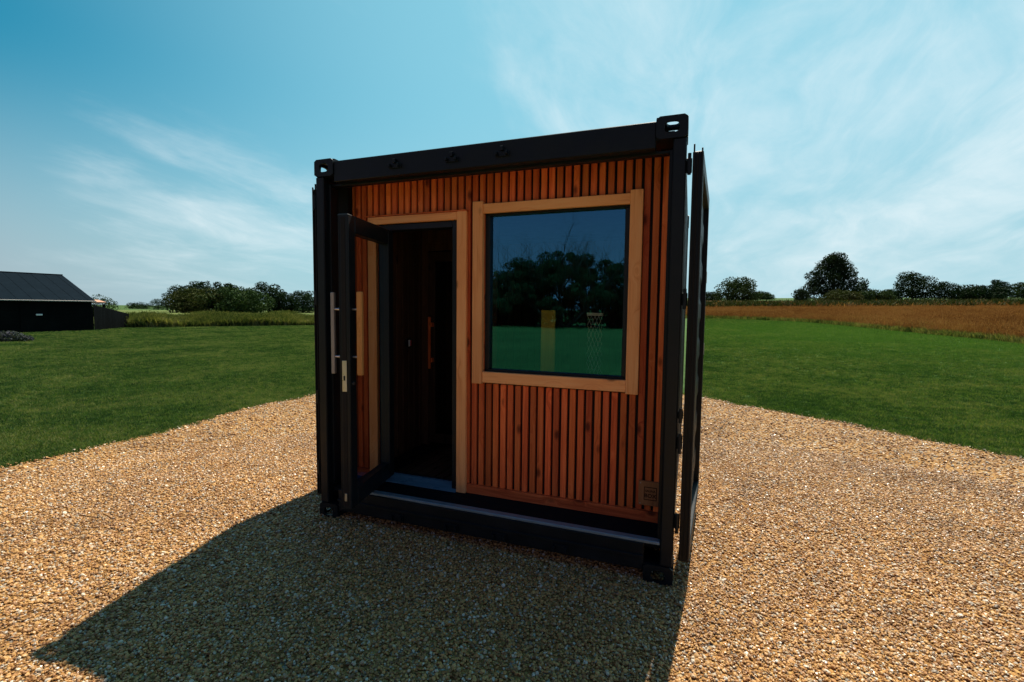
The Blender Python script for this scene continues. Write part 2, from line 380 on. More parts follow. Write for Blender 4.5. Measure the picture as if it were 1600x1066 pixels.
# ------------------------------------------------------------ scattering (ground cover only)
def blades(name, n, h, spread, wdt, lean, mt, seed=0, head=0):
    rg = random.Random(seed); V = []; F = []
    for i in range(n):
        a = rg.uniform(0, 2*PI); rr_ = spread*math.sqrt(rg.random()); x = rr_*math.cos(a); y = rr_*math.sin(a)
        hh = h*rg.uniform(.55, 1.1); la = rg.uniform(0, 2*PI); l = lean*hh*rg.uniform(.2, 1); wa = rg.uniform(0, PI)
        wx, wy = wdt*math.cos(wa)/2, wdt*math.sin(wa)/2
        k = len(V); mx_, my_ = x+l*.35*math.cos(la), y+l*.35*math.sin(la); tx, ty = x+l*math.cos(la), y+l*math.sin(la)
        V += [(x-wx, y-wy, 0), (x+wx, y+wy, 0), (mx_+wx*.8, my_+wy*.8, hh*.6), (mx_-wx*.8, my_-wy*.8, hh*.6), (tx, ty, hh)]
        F += [(k, k+1, k+2, k+3), (k+3, k+2, k+4)]
        if head:
            k = len(V); q = head
            V += [(tx-q*.35, ty, hh-q), (tx+q*.35, ty, hh-q), (tx, ty, hh+q), (tx, ty-q*.35, hh-q*.4), (tx, ty+q*.35, hh-q*.4)]
            F += [(k, k+1, k+2), (k+3, k+4, k+2)]
    me = bpy.data.meshes.new(name); me.from_pydata(V, [], F); me.materials.append(mt)
    return bpy.data.objects.new(name+'_source', me)
def stone_src(seed):
    bm = bmesh.new(); bmesh.ops.create_icosphere(bm, subdivisions=1 if seed % 2 else 1, radius=1)
    rg = random.Random(seed); k = Vector((rg.uniform(.75, 1.1), rg.uniform(.6, .95), rg.uniform(.42, .7)))
    for v in bm.verts:
        q = 1+.28*mn.noise(v.co*1.7+Vector((seed*3.1, 0, 0))); v.co = Vector((v.co.x*k.x, v.co.y*k.y, v.co.z*k.z))*q
    me = bm_mesh(bm, 'stone', False); me.materials.append(M['stone']); return bpy.data.objects.new('stone_source', me)
def scatter(name, pts, srcs, smin, smax, tilt, label, zs=None):
    """one object: points instanced with random pick, turn and size"""
    me = bpy.data.meshes.new(name); me.vertices.add(len(pts)); me.vertices.foreach_set('co', np.asarray(pts, np.float32).ravel())
    at = me.attributes.new('scl', 'FLOAT', 'POINT')
    at.data.foreach_set('value', np.asarray(zs if zs is not None else rng.uniform(smin, smax, len(pts)), np.float32))
    o = link(name, me, None); tag(o, label, None, kind='stuff')
    ng = bpy.data.node_groups.new(name, 'GeometryNodeTree'); ng.interface.new_socket('Geometry', in_out='INPUT', socket_type='NodeSocketGeometry'); ng.interface.new_socket('Geometry', in_out='OUTPUT', socket_type='NodeSocketGeometry')
    nn = ng.nodes.new; L = ng.links.new
    gi, go = nn('NodeGroupInput'), nn('NodeGroupOutput')
    mp = nn('GeometryNodeMeshToPoints'); L(gi.outputs[0], mp.inputs[0])
    jn = nn('GeometryNodeGeometryToInstance')
    for s in srcs:
        oi = nn('GeometryNodeObjectInfo'); oi.inputs['Object'].default_value = s; oi.inputs['As Instance'].default_value = True
        L(oi.outputs['Geometry'], jn.inputs[0])
    # pick among source instances
    join = nn('GeometryNodeJoinGeometry')
    for s in [n for n in ng.nodes if n.bl_idname == 'GeometryNodeObjectInfo']: L(s.outputs['Geometry'], join.inputs[0])
    ip = nn('GeometryNodeInstanceOnPoints'); L(mp.outputs[0], ip.inputs['Points']); L(join.outputs[0], ip.inputs['Instance'])
    ip.inputs['Pick Instance'].default_value = True
    ri = nn('FunctionNodeRandomValue'); ri.data_type = 'INT'
    ri.inputs[4].default_value = 0; ri.inputs[5].default_value = len(srcs)-1
    L(ri.outputs[2], ip.inputs['Instance Index'])
    rv = nn('FunctionNodeRandomValue'); rv.data_type = 'FLOAT_VECTOR'; rv.inputs[0].default_value = (-tilt, -tilt, 0); rv.inputs[1].default_value = (tilt, tilt, 2*PI); rv.inputs['Seed'].default_value = 5
    er = nn('FunctionNodeEulerToRotation'); L(rv.outputs[0], er.inputs[0]); L(er.outputs[0], ip.inputs['Rotation'])
    na = nn('GeometryNodeInputNamedAttribute'); na.data_type = 'FLOAT'; na.inputs[0].default_value = 'scl'; L(na.outputs[0], ip.inputs['Scale'])
    L(ip.outputs[0], go.inputs[0]); ng.nodes.remove(jn)
    md = o.modifiers.new('scatter', 'NODES'); md.node_group = ng
    return o

# ------------------------------------------------------------ the container cabin
W_, H_, D_ = 2.48, 2.591, 2.991
cab = empty('container_cabin', 'black shipping container converted to a wood fronted sauna cabin on the gravel', 'container cabin')
BK = M['black']

# corner castings: hollow cast boxes with oval holes
def plate_hole(bm, w, h, t, hw, hh, T):
    """plate w x h (XZ), thickness t (Y), with a stadium hole; T places it"""
    n = 24; outer = []; inner = []
    for i in range(n):
        a = 2*PI*i/n+PI/n; c, s = math.cos(a), math.sin(a)
        m_ = max(abs(c), abs(s)); outer.append((c/m_*w/2, s/m_*h/2))
        e = 3.2; inner.append((hw/2*math.copysign(abs(c)**(2/e), c), hh/2*math.copysign(abs(s)**(2/e), s)))
    L = []
    for y in (-t/2, t/2):
        L.append([bm.verts.new(T @ Vector((a, y, b_))) for a, b_ in outer]); L.append([bm.verts.new(T @ Vector((a, y, b_))) for a, b_ in inner])
    for i in range(n):
        k = (i+1) % n
        for A, B in ((L[0], L[1]), (L[3], L[2]), (L[2], L[0]), (L[1], L[3])):
            bm.faces.new([A[i], A[k], B[k], B[i]])
def casting(x0, y0, z0, sx_, sy_, top):
    """sx_: +1 outer side faces +x; sy_: -1 front; 0.162 x 0.178 x 0.118"""
    bm = bmesh.new(); w_, d_, h_ = .162, .178, .118; t = .016
    yf = -d_/2*1.0
    c = Vector((x0, y0, z0))
    T0 = Matrix.Translation(c)
    plate_hole(bm, w_, h_, t, .078, .058, T0 @ Matrix.Translation((0, sy_*(d_/2-t/2), 0)))
    plate_hole(bm, w_, h_, t, .105, .080, T0 @ Matrix.Translation((0, -sy_*(d_/2-t/2), 0)))
    R90 = Matrix.Rotation(PI/2, 4, 'Z')
    plate_hole(bm, d_-2*t-.001, h_, t, .08, .058, T0 @ Matrix.Translation((sx_*(w_/2-t/2), 0, 0)) @ R90)
    if True:
        b2 = bmesh.new(); xx = -sx_*(w_/2-t/2)
        add_box(b2, c+Vector((xx-t/2, -d_/2+t, -h_/2)), c+Vector((xx+t/2, d_/2-t, h_/2)))
        zb = (-1 if top else 1)*(h_/2-t/2)
        add_box(b2, c+Vector((-w_/2+t, -d_/2+t, zb-t/2)), c+Vector((w_/2-t, d_/2-t, zb+t/2)))
        me = bm_mesh(b2); bm.from_mesh(me)
    RX = Matrix.Rotation(PI/2, 4, 'X')
    plate_hole(bm, w_-2*t-.001, d_-2*t-.001, t, .062, .10, T0 @ Matrix.Translation((0, 0, (1 if top else -1)*(h_/2-t/2))) @ RX)
    bmesh.ops.recalc_face_normals(bm, faces=bm.faces)
    return link('corner_casting', bm_mesh(bm), BK, cab)
for sx_, xc in ((-1, .081), (1, W_-.081)):
    for sy_, yc in ((-1, .089), (1, D_-.089)):
        casting(xc, yc-.003*(sy_ == -1), H_-.059, sx_, sy_, True); casting(xc, yc-.003*(sy_ == -1), .059, sx_, sy_, False)

# corner posts
for x0, x1 in ((.004, .072), (W_-.072, W_-.004)):
    box('corner_post', (x0, .004, .1185), (x1, .15, H_-.1185), BK, cab, .006)
    box('corner_post', (x0, D_-.15, .1185), (x1, D_-.004, H_-.1185), BK, cab, .006)
    s = -1 if x0 < 1 else 1; xi = .072 if x0 < 1 else W_-.072
    box('door_stop', (min(xi, xi-s*.02), .05, .25), (max(xi, xi-s*.02), .09, 2.43), BK, cab, .003)
# rails
box('top_rail', (.1625, .006, 2.43), (W_-.1625, .075, 2.572), BK, cab, .004)
box('top_rail', (.1625, D_-.075, 2.45), (W_-.1625, D_-.006, 2.572), BK, cab, .004)
box('rail_lip', (.073, .076, 2.418), (W_-.073, .13, 2.436), BK, cab, .003)
box('bottom_rail', (.1625, .006, .075), (W_-.1625, .06, .232), BK, cab, .004)
box('bottom_rail', (.1625, D_-.06, .05), (W_-.1625, D_-.006, .2), BK, cab, .004)
box('header_panel', (.073, .131, 2.5225), (W_-.073, .36, 2.54), BK, cab, .002)
for x0 in (.012, W_-.072):
    box('side_rail', (x0, .18, 2.49), (x0+.06, D_-.18, 2.56), BK, cab, .004)
    box('side_rail', (x0, .18, .03), (x0+.06, D_-.18, .18), BK, cab, .004)
# corrugated sides, back, roof
def corrugated(name, L, z0, z1, place, p=.278, d=.036):
    xs = []; x = 0
    while x < L-1e-4:
        for dx, q in ((0, 0), (.072, 0), (.14, 1), (.21, 1)): xs.append((x+dx, q*d))
        x += p
    xs = [(a, b_) for a, b_ in xs if a < L]+[(L, 0)]
    bm = bmesh.new(); rows = []
    for t in (0, .002):
        for z in (z0, z1): rows.append([bm.verts.new(place(a, b_+t, z)) for a, b_ in xs])
    for i in range(len(xs)-1):
        bm.faces.new([rows[0][i], rows[0][i+1], rows[1][i+1], rows[1][i]]); bm.faces.new([rows[2][i], rows[2][i+1], rows[3][i+1], rows[3][i]])
        bm.faces.new([rows[0][i], rows[0][i+1], rows[2][i+1], rows[2][i]]); bm.faces.new([rows[1][i], rows[1][i+1], rows[3][i+1], rows[3][i]])
    bmesh.ops.recalc_face_normals(bm, faces=bm.faces)
    return link(name, bm_mesh(bm), BK, cab)
corrugated('side_wall', D_-.30, .18, 2.49, lambda a, b_, z: (.012+b_, .15+a, z))
corrugated('side_wall', D_-.30, .18, 2.49, lambda a, b_, z: (W_-.012-b_, .15+a, z))
corrugated('end_wall', W_-.144, .2, 2.45, lambda a, b_, z: (.072+a, D_-.02-b_, z))
corrugated('roof', D_-.36, .073, W_-.073, lambda a, b_, z: (z, .18+a, 2.572-b_*.5))

# deck and edge strip
box('deck_board', (.073, .062, .190), (W_-.073, .2285, .2185), M['deck'], cab, .002, 'x')
box('deck_board', (.073, .2305, .190), (W_-.073, .40, .2185), M['deck'], cab, .002, 'x')
box('edge_strip', (.30, .008, .233), (W_-.075, .058, .252), M['alu'], cab, .004, 'x')
box('sill_lip', (.1625, -.006, .150), (W_-.1625, .005, .166), BK, cab, .002)
# forklift / lock sockets low on the rail, keeper brackets on the header
for x in (.67, 1.09, 1.43, 1.83):
    boxes('lock_keeper', [((x-.05, -.004, .085), (x+.05, .005, .135)), ((x-.045, -.022, .093), (x-.028, -.0045, .128)), ((x+.028, -.022, .093), (x+.045, -.0045, .128))], BK, cab)
for x in (.67, 1.09, 1.43):
    boxes('lock_keeper', [((x-.045, -.004, 2.475), (x+.045, .005, 2.505)), ((x-.04, -.028, 2.48), (x-.026, -.0045, 2.5)), ((x+.026, -.028, 2.48), (x+.04, -.0045, 2.5)), ((x-.01, -.018, 2.506), (x+.01, .005, 2.532))], BK, cab)

# front wall: backing, slats, trim
FY = .34
def backing(x0, x1, z0, z1): return ((x0, FY+.0255, z0), (x1, FY+.05, z1))
boxes('wall_backing', [backing(.015, .30, .22, 2.52), backing(.30, .975, 2.185, 2.52), backing(.975, 1.165, .22, 2.52), backing(1.165, 2.158, .22, 1.11), backing(1.165, 2.158, 2.215, 2.52), backing(2.158, W_-.015, .22, 2.52)], M['rubber'], cab, 0)
slat_mesh = {}
def slat(xc, z0, z1):
    k = round(z1-z0, 3)
    if k not in slat_mesh:
        bm = bmesh.new(); add_box(bm, (-.0188, -.0125, -(z1-z0)/2), (.0188, .0125, (z1-z0)/2), .0016); slat_mesh[k] = bm_mesh(bm, 'slat')
    return link('slat', slat_mesh[k], M['slat'], cab, (xc+random.uniform(-.0012, .0012), FY+.0125+random.uniform(-.0012, .0012), (z0+z1)/2))
for i in range(43):
    x = .045+.0552*i
    if .285 < x < .99: slat(x, 2.242, 2.52)
    elif x < .285: slat(x, .287, 2.52)
    elif 1.15 < x < 2.18: slat(x, .287, 1.03); slat(x, 2.282, 2.52)
    else: slat(x, .287, 2.52)
box('base_batten', (1.042, FY-.012, .2195), (2.404, FY+.024, .285), M['slat'], cab, .002, 'x')
box('base_batten', (.022, FY-.012, .2195), (.206, FY+.024, .285), M['slat'], cab, .002, 'x')
# door casing
box('door_trim', (.965, FY-.030, .2190), (1.040, FY-.0015, 2.238), M['trim'], cab, .003)
box('door_trim', (.208, FY-.030, .2190), (.285, FY-.0015, 2.180), M['trim'], cab, .003)
box('door_trim', (.208, FY-.028, 2.182), (.9635, FY-.0015, 2.236), M['trim'], cab, .003, 'x')
box('door_trim_cap', (.200, FY-.034, 2.2385), (1.046, FY-.001, 2.246), M['slat'], cab, .001, 'x')
# window
win = boxes('window', [((1.166, FY+.012, 1.095), (2.157, FY+.07, 1.132)), ((1.166, FY+.012, 2.200), (2.157, FY+.07, 2.236)), ((1.166, FY+.012, 1.1325), (1.203, FY+.07, 2.1995)), ((2.122, FY+.012, 1.1325), (2.157, FY+.07, 2.1995))], M['frame_black'], cab, .003)
bm = bmesh.new(); bmesh.ops.create_grid(bm, x_segments=1, y_segments=1, size=.5)
gl = link('glass', bm_mesh(bm), M['window_glass'], win, (1.6625, FY+.042, 1.666), (PI/2, 0, 0)); gl.scale = (.921, 1.069, 1)
T = M['trim']
def sub(n, lo, hi, ax_): return box(n, lo, hi, T, cab, .003, ax_)
sub('window_trim', (1.090, FY-.036, 1.030), (1.167, FY-.0015, 2.294), 'z')
sub('window_trim', (2.156, FY-.036, 1.030), (2.233, FY-.0015, 2.294), 'z')
sub('window_trim', (1.1675, FY-.030, 2.212), (2.1555, FY-.0015, 2.276), 'x')
sub('window_trim', (1.1675, FY-.030, 1.040), (2.1555, FY-.0015, 1.116), 'x')
# reveals closing the window opening back to the frame
for x in (1.1595, 2.1575): boxes('window_reveal', [((x, FY, 1.09), (x+.006, FY+.07, 2.24))], M['rubber'], cab, 0)

# carved wooden plate
pl_ = box('maker_plate', (2.252, FY-.014, .325), (2.399, FY-.001, .482), M['plate'], cab, .003)
def ring_plate(x0, x1, z0, z1, t, y0, y1):
    return [((x0, y0, z0), (x1, y1, z0+t)), ((x0, y0, z1-t), (x1, y1, z1)), ((x0, y0, z0+t), (x0+t, y1, z1-t)), ((x1-t, y0, z0+t), (x1, y1, z1-t))]
def child_of(o, parent):
    o.parent = parent; o.matrix_parent_inverse = (Matrix.Translation(parent.location) @ parent.rotation_euler.to_matrix().to_4x4()).inverted(); return o
child_of(boxes('border_line', ring_plate(2.286, 2.364, .362, .446, .004, FY-.0158, FY-.0138), M['ink'], None, 0), pl_)
def text_obj(name, s, size, loc, rot, mt, parent, ext=.0006, sx=1.0):
    cu = bpy.data.curves.new(name, 'FONT'); cu.body = s; cu.size = size; cu.align_x = 'CENTER'; cu.align_y = 'CENTER'; cu.extrude = ext; cu.offset = .0004
    o = bpy.data.objects.new(name, cu); col.objects.link(o)
    dg = bpy.context.evaluated_depsgraph_get(); me = bpy.data.meshes.new_from_object(o.evaluated_get(dg))
    bpy.data.objects.remove(o); me.materials.clear(); me.materials.append(mt)
    o = link(name, me, mt, None, loc, rot); o.scale = (sx, 1, 1)
    return child_of(o, parent)
text_obj('lettering', 'SAUNA', .019, (2.325, FY-.0152, .420), (PI/2, 0, 0), M['ink'], pl_)
text_obj('lettering', 'BOX', .034, (2.325, FY-.0152, .389), (PI/2, 0, 0), M['ink'], pl_)
for dx, dz in ((.012, .012), (.135, .012), (.012, .143), (.135, .143)):
    child_of(tube('screw', (2.252+dx, FY-.016, .325+dz), (2.252+dx, FY-.012, .325+dz), .004, M['satin'], None, 8), pl_)

# glass door, swung open
boxes('door_frame', [((.2865, FY-.002, .2195), (.345, FY+.085, 2.180)), ((.915, FY-.002, .2195), (.9635, FY+.085, 2.180)), ((.3455, FY-.002, 2.135), (.9145, FY+.085, 2.180))], M['frame_black'], cab, .003)
# threshold
prism('threshold', [(.300, .2190), (.425, .2190), (.425, .249), (.405, .249), (.36, .2350), (.30, .2235)], .346, .9642, M['threshold'], cab, 'x')
box('threshold_bar', (.346, .4255, .2190), (.964, .445, .255), M['frame_black'], cab, .002, 'x')

TH = math.radians(79)
def leaf_box(lo, hi): return (lo, hi)
LW, LZ0, LZ1, LT = .665, .272, 2.128, .070
door = boxes('glass_door', [((0, 0, LZ0), (.085, LT, LZ1)), ((LW-.085, 0, LZ0), (LW, LT, LZ1)), ((.0853, 0, LZ1-.105), (LW-.0853, LT, LZ1)), ((.0853, 0, LZ0), (LW-.0853, LT, LZ0+.115))], M['frame_black'], cab, .004, (.352, .322, 0), (0, 0, -TH))
def dch(o): o.parent = door; return o
bm = bmesh.new(); bmesh.ops.create_grid(bm, x_segments=1, y_segments=1, size=.5)
g2 = link('glass', bm_mesh(bm), M['door_glass'], door, (LW/2, LT*.45, (LZ0+LZ1)/2), (PI/2, 0, 0)); g2.scale = (LW-.165, LZ1-LZ0-.21, 1)
boxes('gasket', [((LW+.0005, .022, LZ0+.02), (LW+.0025, .048, LZ1-.02))], M['rubber'], door, 0)
boxes('edge_seal', [((LW+.0005, .004, LZ0+.01), (LW+.003, .010, LZ1-.01)), ((LW+.0005, .060, LZ0+.01), (LW+.003, .066, LZ1-.01))], M['frame_black'], door, 0)
boxes('lock_plate', [((LW+.003, .020, 1.03), (LW+.0055, .050, 1.225))], M['steel'], door, .001)
boxes('latch_bolt', [((LW+.0056, .030, 1.10), (LW+.009, .040, 1.13))], M['rubber'], door, .001)
boxes('strike', [((LW+.003, .026, .325), (LW+.0055, .042, .375))], M['steel'], door, .001)
box('pull_handle', (LW-.058, LT+.030, 1.130), (LW-.030, LT+.066, 1.655), M['oak'], door, .004)
tube('handle_stud', (LW-.044, LT, 1.245), (LW-.044, LT+.031, 1.245), .008, M['steel'], door)
tube('handle_stud', (LW-.044, LT, 1.545), (LW-.044, LT+.031, 1.545), .008, M['steel'], door)
box('pull_handle', (LW-.058, -.076, 1.135), (LW-.034, -.052, 1.650), M['satin'], door, .003)
tube('handle_stud', (LW-.046, -.053, 1.245), (LW-.046, 0, 1.245), .008, M['steel'], door)
tube('handle_stud', (LW-.046, -.053, 1.545), (LW-.046, 0, 1.545), .008, M['steel'], door)
tube('lock_cylinder', (LW-.044, LT, 1.075), (LW-.044, LT+.006, 1.075), .011, M['steel'], door, 14)
for z in (.5, 1.2, 1.92): tube('hinge', (-.012, -.006, z-.05), (-.012, -.006, z+.05), .011, M['frame_black'], door)

# interior lining
IX0, IX1, IY0, IY1, IZ0, IZ1 = .085, W_-.085, .395, 2.86, .222, 2.36
DT = M['dark_timber']
boxes('lining', [((IX0-.03, IY0, IZ0-.02), (IX0-.005, IY1+.03, IZ1)), ((IX1+.005, IY0, IZ0-.02), (IX1+.03, IY1+.03, IZ1)), ((IX0-.03, IY1+.005, IZ0-.02), (IX1+.03, IY1+.03, IZ1)), ((IX0-.03, IY0, IZ1+.003), (IX1+.03, IY1+.03, IZ1+.03)), ((IX0-.03, IY0+.03, IZ0-.025), (IX1+.03, IY1+.03, IZ0-.021))], M['rubber'], cab, 0)
pm = {}
def plank(name, lo, hi, axis='z', bev=.003):
    return box(name, lo, hi, DT, cab, bev, axis)
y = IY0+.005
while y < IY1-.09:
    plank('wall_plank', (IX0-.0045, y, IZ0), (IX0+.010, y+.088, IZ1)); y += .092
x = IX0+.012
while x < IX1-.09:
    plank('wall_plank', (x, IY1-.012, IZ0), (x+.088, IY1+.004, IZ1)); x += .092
x = .352
while x < .95:                                   # duckboards behind the threshold
    plank('floor_slat', (x, .452, .222), (x+.072, 1.26, .246), 'y'); x += .088
box('floor_board', (1.0, .452, .2), (IX1, 1.26, .221), DT, cab, .003, 'x')
# inner partition with its own glazed door
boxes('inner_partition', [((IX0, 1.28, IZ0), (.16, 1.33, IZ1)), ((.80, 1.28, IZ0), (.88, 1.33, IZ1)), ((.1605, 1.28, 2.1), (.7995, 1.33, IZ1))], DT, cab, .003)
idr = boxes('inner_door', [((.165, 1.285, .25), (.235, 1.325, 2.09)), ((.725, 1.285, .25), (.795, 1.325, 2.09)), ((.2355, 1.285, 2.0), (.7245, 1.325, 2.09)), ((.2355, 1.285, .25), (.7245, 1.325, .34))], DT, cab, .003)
bm = bmesh.new(); bmesh.ops.create_grid(bm, x_segments=1, y_segments=1, size=.5)
g3 = link('glass', bm_mesh(bm), M['door_glass'], idr, (.48, 1.305, 1.17), (PI/2, 0, 0)); g3.scale = (.488, 1.658, 1)
box('pull_handle', (.192, 1.225, .98), (.214, 1.247, 1.475), M['slat'], idr, .003)
for z in (1.06, 1.40): box('handle_block', (.190, 1.247, z-.02), (.225, 1.284, z+.02), M['slat'], idr, .003)
# round dial on the left lining
dial = tube('sauna_dial', (IX0+.0105, 1.03, 1.235), (IX0+.03, 1.03, 1.235), .045, M['rubber'], cab, 28)
child_of(boxes('dial_face', [((IX0+.0305, 1.010, 1.205), (IX0+.033, 1.035, 1.265))], M['white'], None, 0), dial)
child_of(boxes('dial_red_band', [((IX0+.0305, 1.036, 1.21), (IX0+.033, 1.056, 1.26))], M['red'], None, 0), dial)
# bench
for i in range(4): plank('bench_slat', (.9, 1.9+i*.12, .60), (IX1, 2.005+i*.12, .625), 'x')
box('bench_front', (.25, 1.87, .50), (IX1, 1.895, .59), DT, cab, .003, 'x')
box('bench_leg', (.30, 1.90, .222), (.36, 1.96, .499), DT, cab); box('bench_leg', (1.3, 1.90, .222), (1.36, 1.96, .499), DT, cab)
# seen through the window: yellow upright board, wire mesh cage with a pale plate on top
box('upright_board', (1.415, .90, .25), (1.53, .925, 1.552), M['yellow_timber'], cab, .003)
def lattice(p0, p1, cz, n, m_):
    bm = bmesh.new(); dx = (p1[0]-p0[0])/n; dz = (p1[1]-p0[1])/m_
    return bm
mesh_root = boxes('mesh_guard', [((1.785, .88, 1.512), (1.908, .955, 1.536))], M['pale_metal'], cab, .002)
bm = bmesh.new(); X0, X1, Y0, Y1, Z0, Z1 = 1.790, 1.903, .885, .950, .45, 1.512
nx = 4; dx = (X1-X0)/nx; dz = .072; nz = int((Z1-Z0)/dz)
for yy in (Y0,):
    for i in range(nx):
        for j in range(nz):
            z1 = Z1-j*dz; a = X0+i*dx
            for s in (0, 1):
                add_tube(bm, (a+(dx if s else 0)*1.0, yy, z1), (a+dx/2, yy, z1-dz/2), .0019, seg=4)
                add_tube(bm, (a+dx/2, yy, z1-dz/2), (a+(dx if s else 0), yy, z1-dz), .0019, seg=4)
wm = link('wire_mesh', bm_mesh(bm), M['wire'], mesh_root); 
# wall planks seen through the window on the far lining are already there

# container door leaves folded back along the sides
def cargo_door(hx, hy, fx, fy, side, t=.05):
    dx, dy = fx-hx, fy-hy; L = math.hypot(dx, dy); ang = math.atan2(dy, dx)
    z0, z1 = .165, 2.395
    # local: x along leaf from hinge; y: + = left of direction; outward face is where the cargo side was
    s = -1 if side > 0 else 1                      # outward (away from container)
    def Y(a, b_): return (min(s*a, s*b_), max(s*a, s*b_))
    fr = []
    for (xa, xb, za, zb) in ((0, .05, z0, z1), (L-.05, L, z0, z1), (.0505, L-.0505, z0, z0+.09), (.0505, L-.0505, z1-.09, z1)):
        y0, y1 = Y(0, t); fr.append(((xa, y0, za), (xb, y1, zb)))
    d = boxes('container_door', fr, BK, cab, .004, (hx, hy, 0), (0, 0, ang))
    # ribbed panel
    bm = bmesh.new(); zz = []; z = z0+.09
    while z < z1-.10:
        for dz_, q in ((0, 0), (.10, 0), (.14, 1), (.24, 1)): zz.append((z+dz_, q))
        z += .278
    zz = [(min(a, z1-.09), q) for a, q in zz]+[(z1-.09, 0)]
    rows = [[bm.verts.new((xx, s*(t*.35+.008*q), a)) for a, q in zz] for xx in (.0505, L-.0505)]
    rows += [[bm.verts.new((xx, s*(t*.35-.002+.008*q), a)) for a, q in zz] for xx in (.0505, L-.0505)]
    for i in range(len(zz)-1):
        for A, B in ((0, 1), (2, 3)): bm.faces.new([rows[A][i], rows[A][i+1], rows[B][i+1], rows[B][i]])
    bmesh.ops.recalc_face_normals(bm, faces=bm.faces)
    link('door_panel', bm_mesh(bm), BK, d)
    # curled gasket lips round the hinge edge, standing proud at the top
    ys = Y(.004, .012); ye = Y(t-.010, t-.002)
    boxes('gasket', [((-.012, ys[0], z0+.01), (-.0005, ys[1], z1+.035)), ((-.012, ye[0], z0+.01), (-.0005, ye[1], z1+.012)), ((-.006, *[Y(.022, .030)[0]], z0+.02), (-.0005, Y(.022, .030)[1], z1-.01))], M['rubber'], d, .002)
    return d
rd = cargo_door(2.507, .010, 2.576, 1.175, 1, .054)
ld = cargo_door(.001, .020, -.275, 1.165, -1, .034)
# hinge knuckles between post and leaf
for z in (2.33, 1.62, .985, .83, .38):
    h_ = .035 if z not in (.985,) else .02
    boxes('hinge', [((W_-.0035, .012, z-h_), (2.5055, .060, z+h_))], BK, cab, .004)
    tube('hinge_pin', (2.492, .003, z-h_-.02), (2.492, .003, z+h_+.02), .009, BK, cab)
for z in (2.30, 1.62, .90, .38):
    tube('hinge_pin', (-.006, .004, z-.05), (-.006, .004, z+.05), .010, BK, cab)
# pale reflective catches on the right leaf's far edge
for z in (1.82, 1.28):
    boxes('door_catch', [((1.150, -.057, z-.055), (1.168, -.0505, z+.035))], M['satin'], rd, .003)

# ------------------------------------------------------------ barn, fence and what stands by them
barn = empty('barn', 'long low black weatherboarded barn with a slate blue pitched roof at the left edge', 'barn', (-30.9, 15.03, 0))
bang = math.atan2(3.755, .59)              # along the front wall, away from the camera side
barn.rotation_euler = (0, 0, bang)
# local: +x along wall to its right end (origin), +y = away from the camera (left of direction)
BL, BD, BE, BR = 17.0, 9.0, 1.80, 3.38
boxes('wall', [((-BL, 0, 0), (0, .15, BE)), ((-BL, BD-.15, 0), (0, BD, BE))], M['barn_wall'], barn, 0)
for xg in (-.15, -BL):
    prism('gable_wall', [(.1505, 0), (BD-.1505, 0), (BD-.1505, BE), (BD/2, BR-.12), (.1505, BE)], xg, xg+.15, M['barn_wall'], barn, 'x')
for k in range(int(BL/.22)):
    pass
bm = bmesh.new()
for k in range(9):
    z = .02+k*.20; b2 = bmesh.new(); add_box(b2, (-BL, -.022, z), (-.001, -.001, z+.188), .004); me = bm_mesh(b2); bm.from_mesh(me)
wb = link('weatherboard_cladding', bm_mesh(bm), M['barn_wall'], barn); wb['kind'] = 'stuff'
sl = math.atan2(BR-BE, BD/2)
for s in (0, 1):
    Ls = math.hypot(BR-BE+.0, BD/2)+.25
    bm = bmesh.new(); add_box(bm, (-BL-.1, -.25, 0), (.12, Ls-.25, .06), .01)
    for k in range(int(BL/.6)+1):
        b2 = bmesh.new(); add_box(b2, (-BL+k*.6, -.25, .061), (-BL+k*.6+.03, Ls-.26, .070)); me = bm_mesh(b2); bm.from_mesh(me)
    o = link('roof', bm_mesh(bm), M['barn_roof'], barn, (0, 0 if s == 0 else BD, BE+.012), (sl if s == 0 else PI-sl, 0, 0))
    if s == 1: o.rotation_euler = (-sl, 0, 0); o.scale = (1, -1, 1)
box('gutter', (-BL, -.36, BE-.075), (.12, -.27, BE-.015), M['satin'], barn, .01, 'x')
box('ridge_cap', (-BL-.1, BD/2-.12, BR+.045), (.12, BD/2+.12, BR+.10), M['barn_roof'], barn, .01, 'x')
box('barn_door', (-3.1, -.05, .02), (-2.0, -.0225, 1.65), M['barn_wall'], barn, .005)
box('wall_light', (-2.48, -.12, .93), (-2.22, -.0505, 1.02), M['white'], barn, .01)

fence = empty('board_fence', 'black close boarded fence stepping down from the barn corner', 'fence', (-30.9, 15.1, 0), math.atan2(3.4, -2.55))
FLn = 4.25; nb = 28
for k in range(nb):
    x = .06+k*FLn/nb; zt = 1.55-.60*(k/nb)
    box('fence_board', (x, 0, .03), (x+FLn/nb-.012, .022, zt), M['black_timber'], fence, .002)
for k in range(4):
    x = .05+k*(FLn-.1)/3; box('fence_post', (x-.05, .045, 0), (x+.05, .145, 1.45-.55*k/3), M['black_timber'], fence, .004)
for z in (.3, .85): box('fence_rail', (0.0, .0225, z), (FLn, .0445, z+.08), M['black_timber'], fence, .003, 'x')

can = empty('terracotta_lean_to', 'small sunlit terracotta coloured lean-to roof peeping over the black fence by the barn', 'lean-to', (-34.1, 17.3, 0), bang)
prism('roof', [(0, 1.66), (0, 1.74), (1.2, 1.90), (1.2, 1.82)], -.9, .25, M['terracotta'], can, 'x')
for x in (-.8, .12): box('post', (x, .1, 0), (x+.09, .19, 1.61), M['black_timber'], can)
wp = box('marker_post', (-33.5, 19.1, 0), (-33.42, 19.18, .62), M['stone_white'], None, .01); tag(wp, 'short pale post at the end of the black fence', 'post')

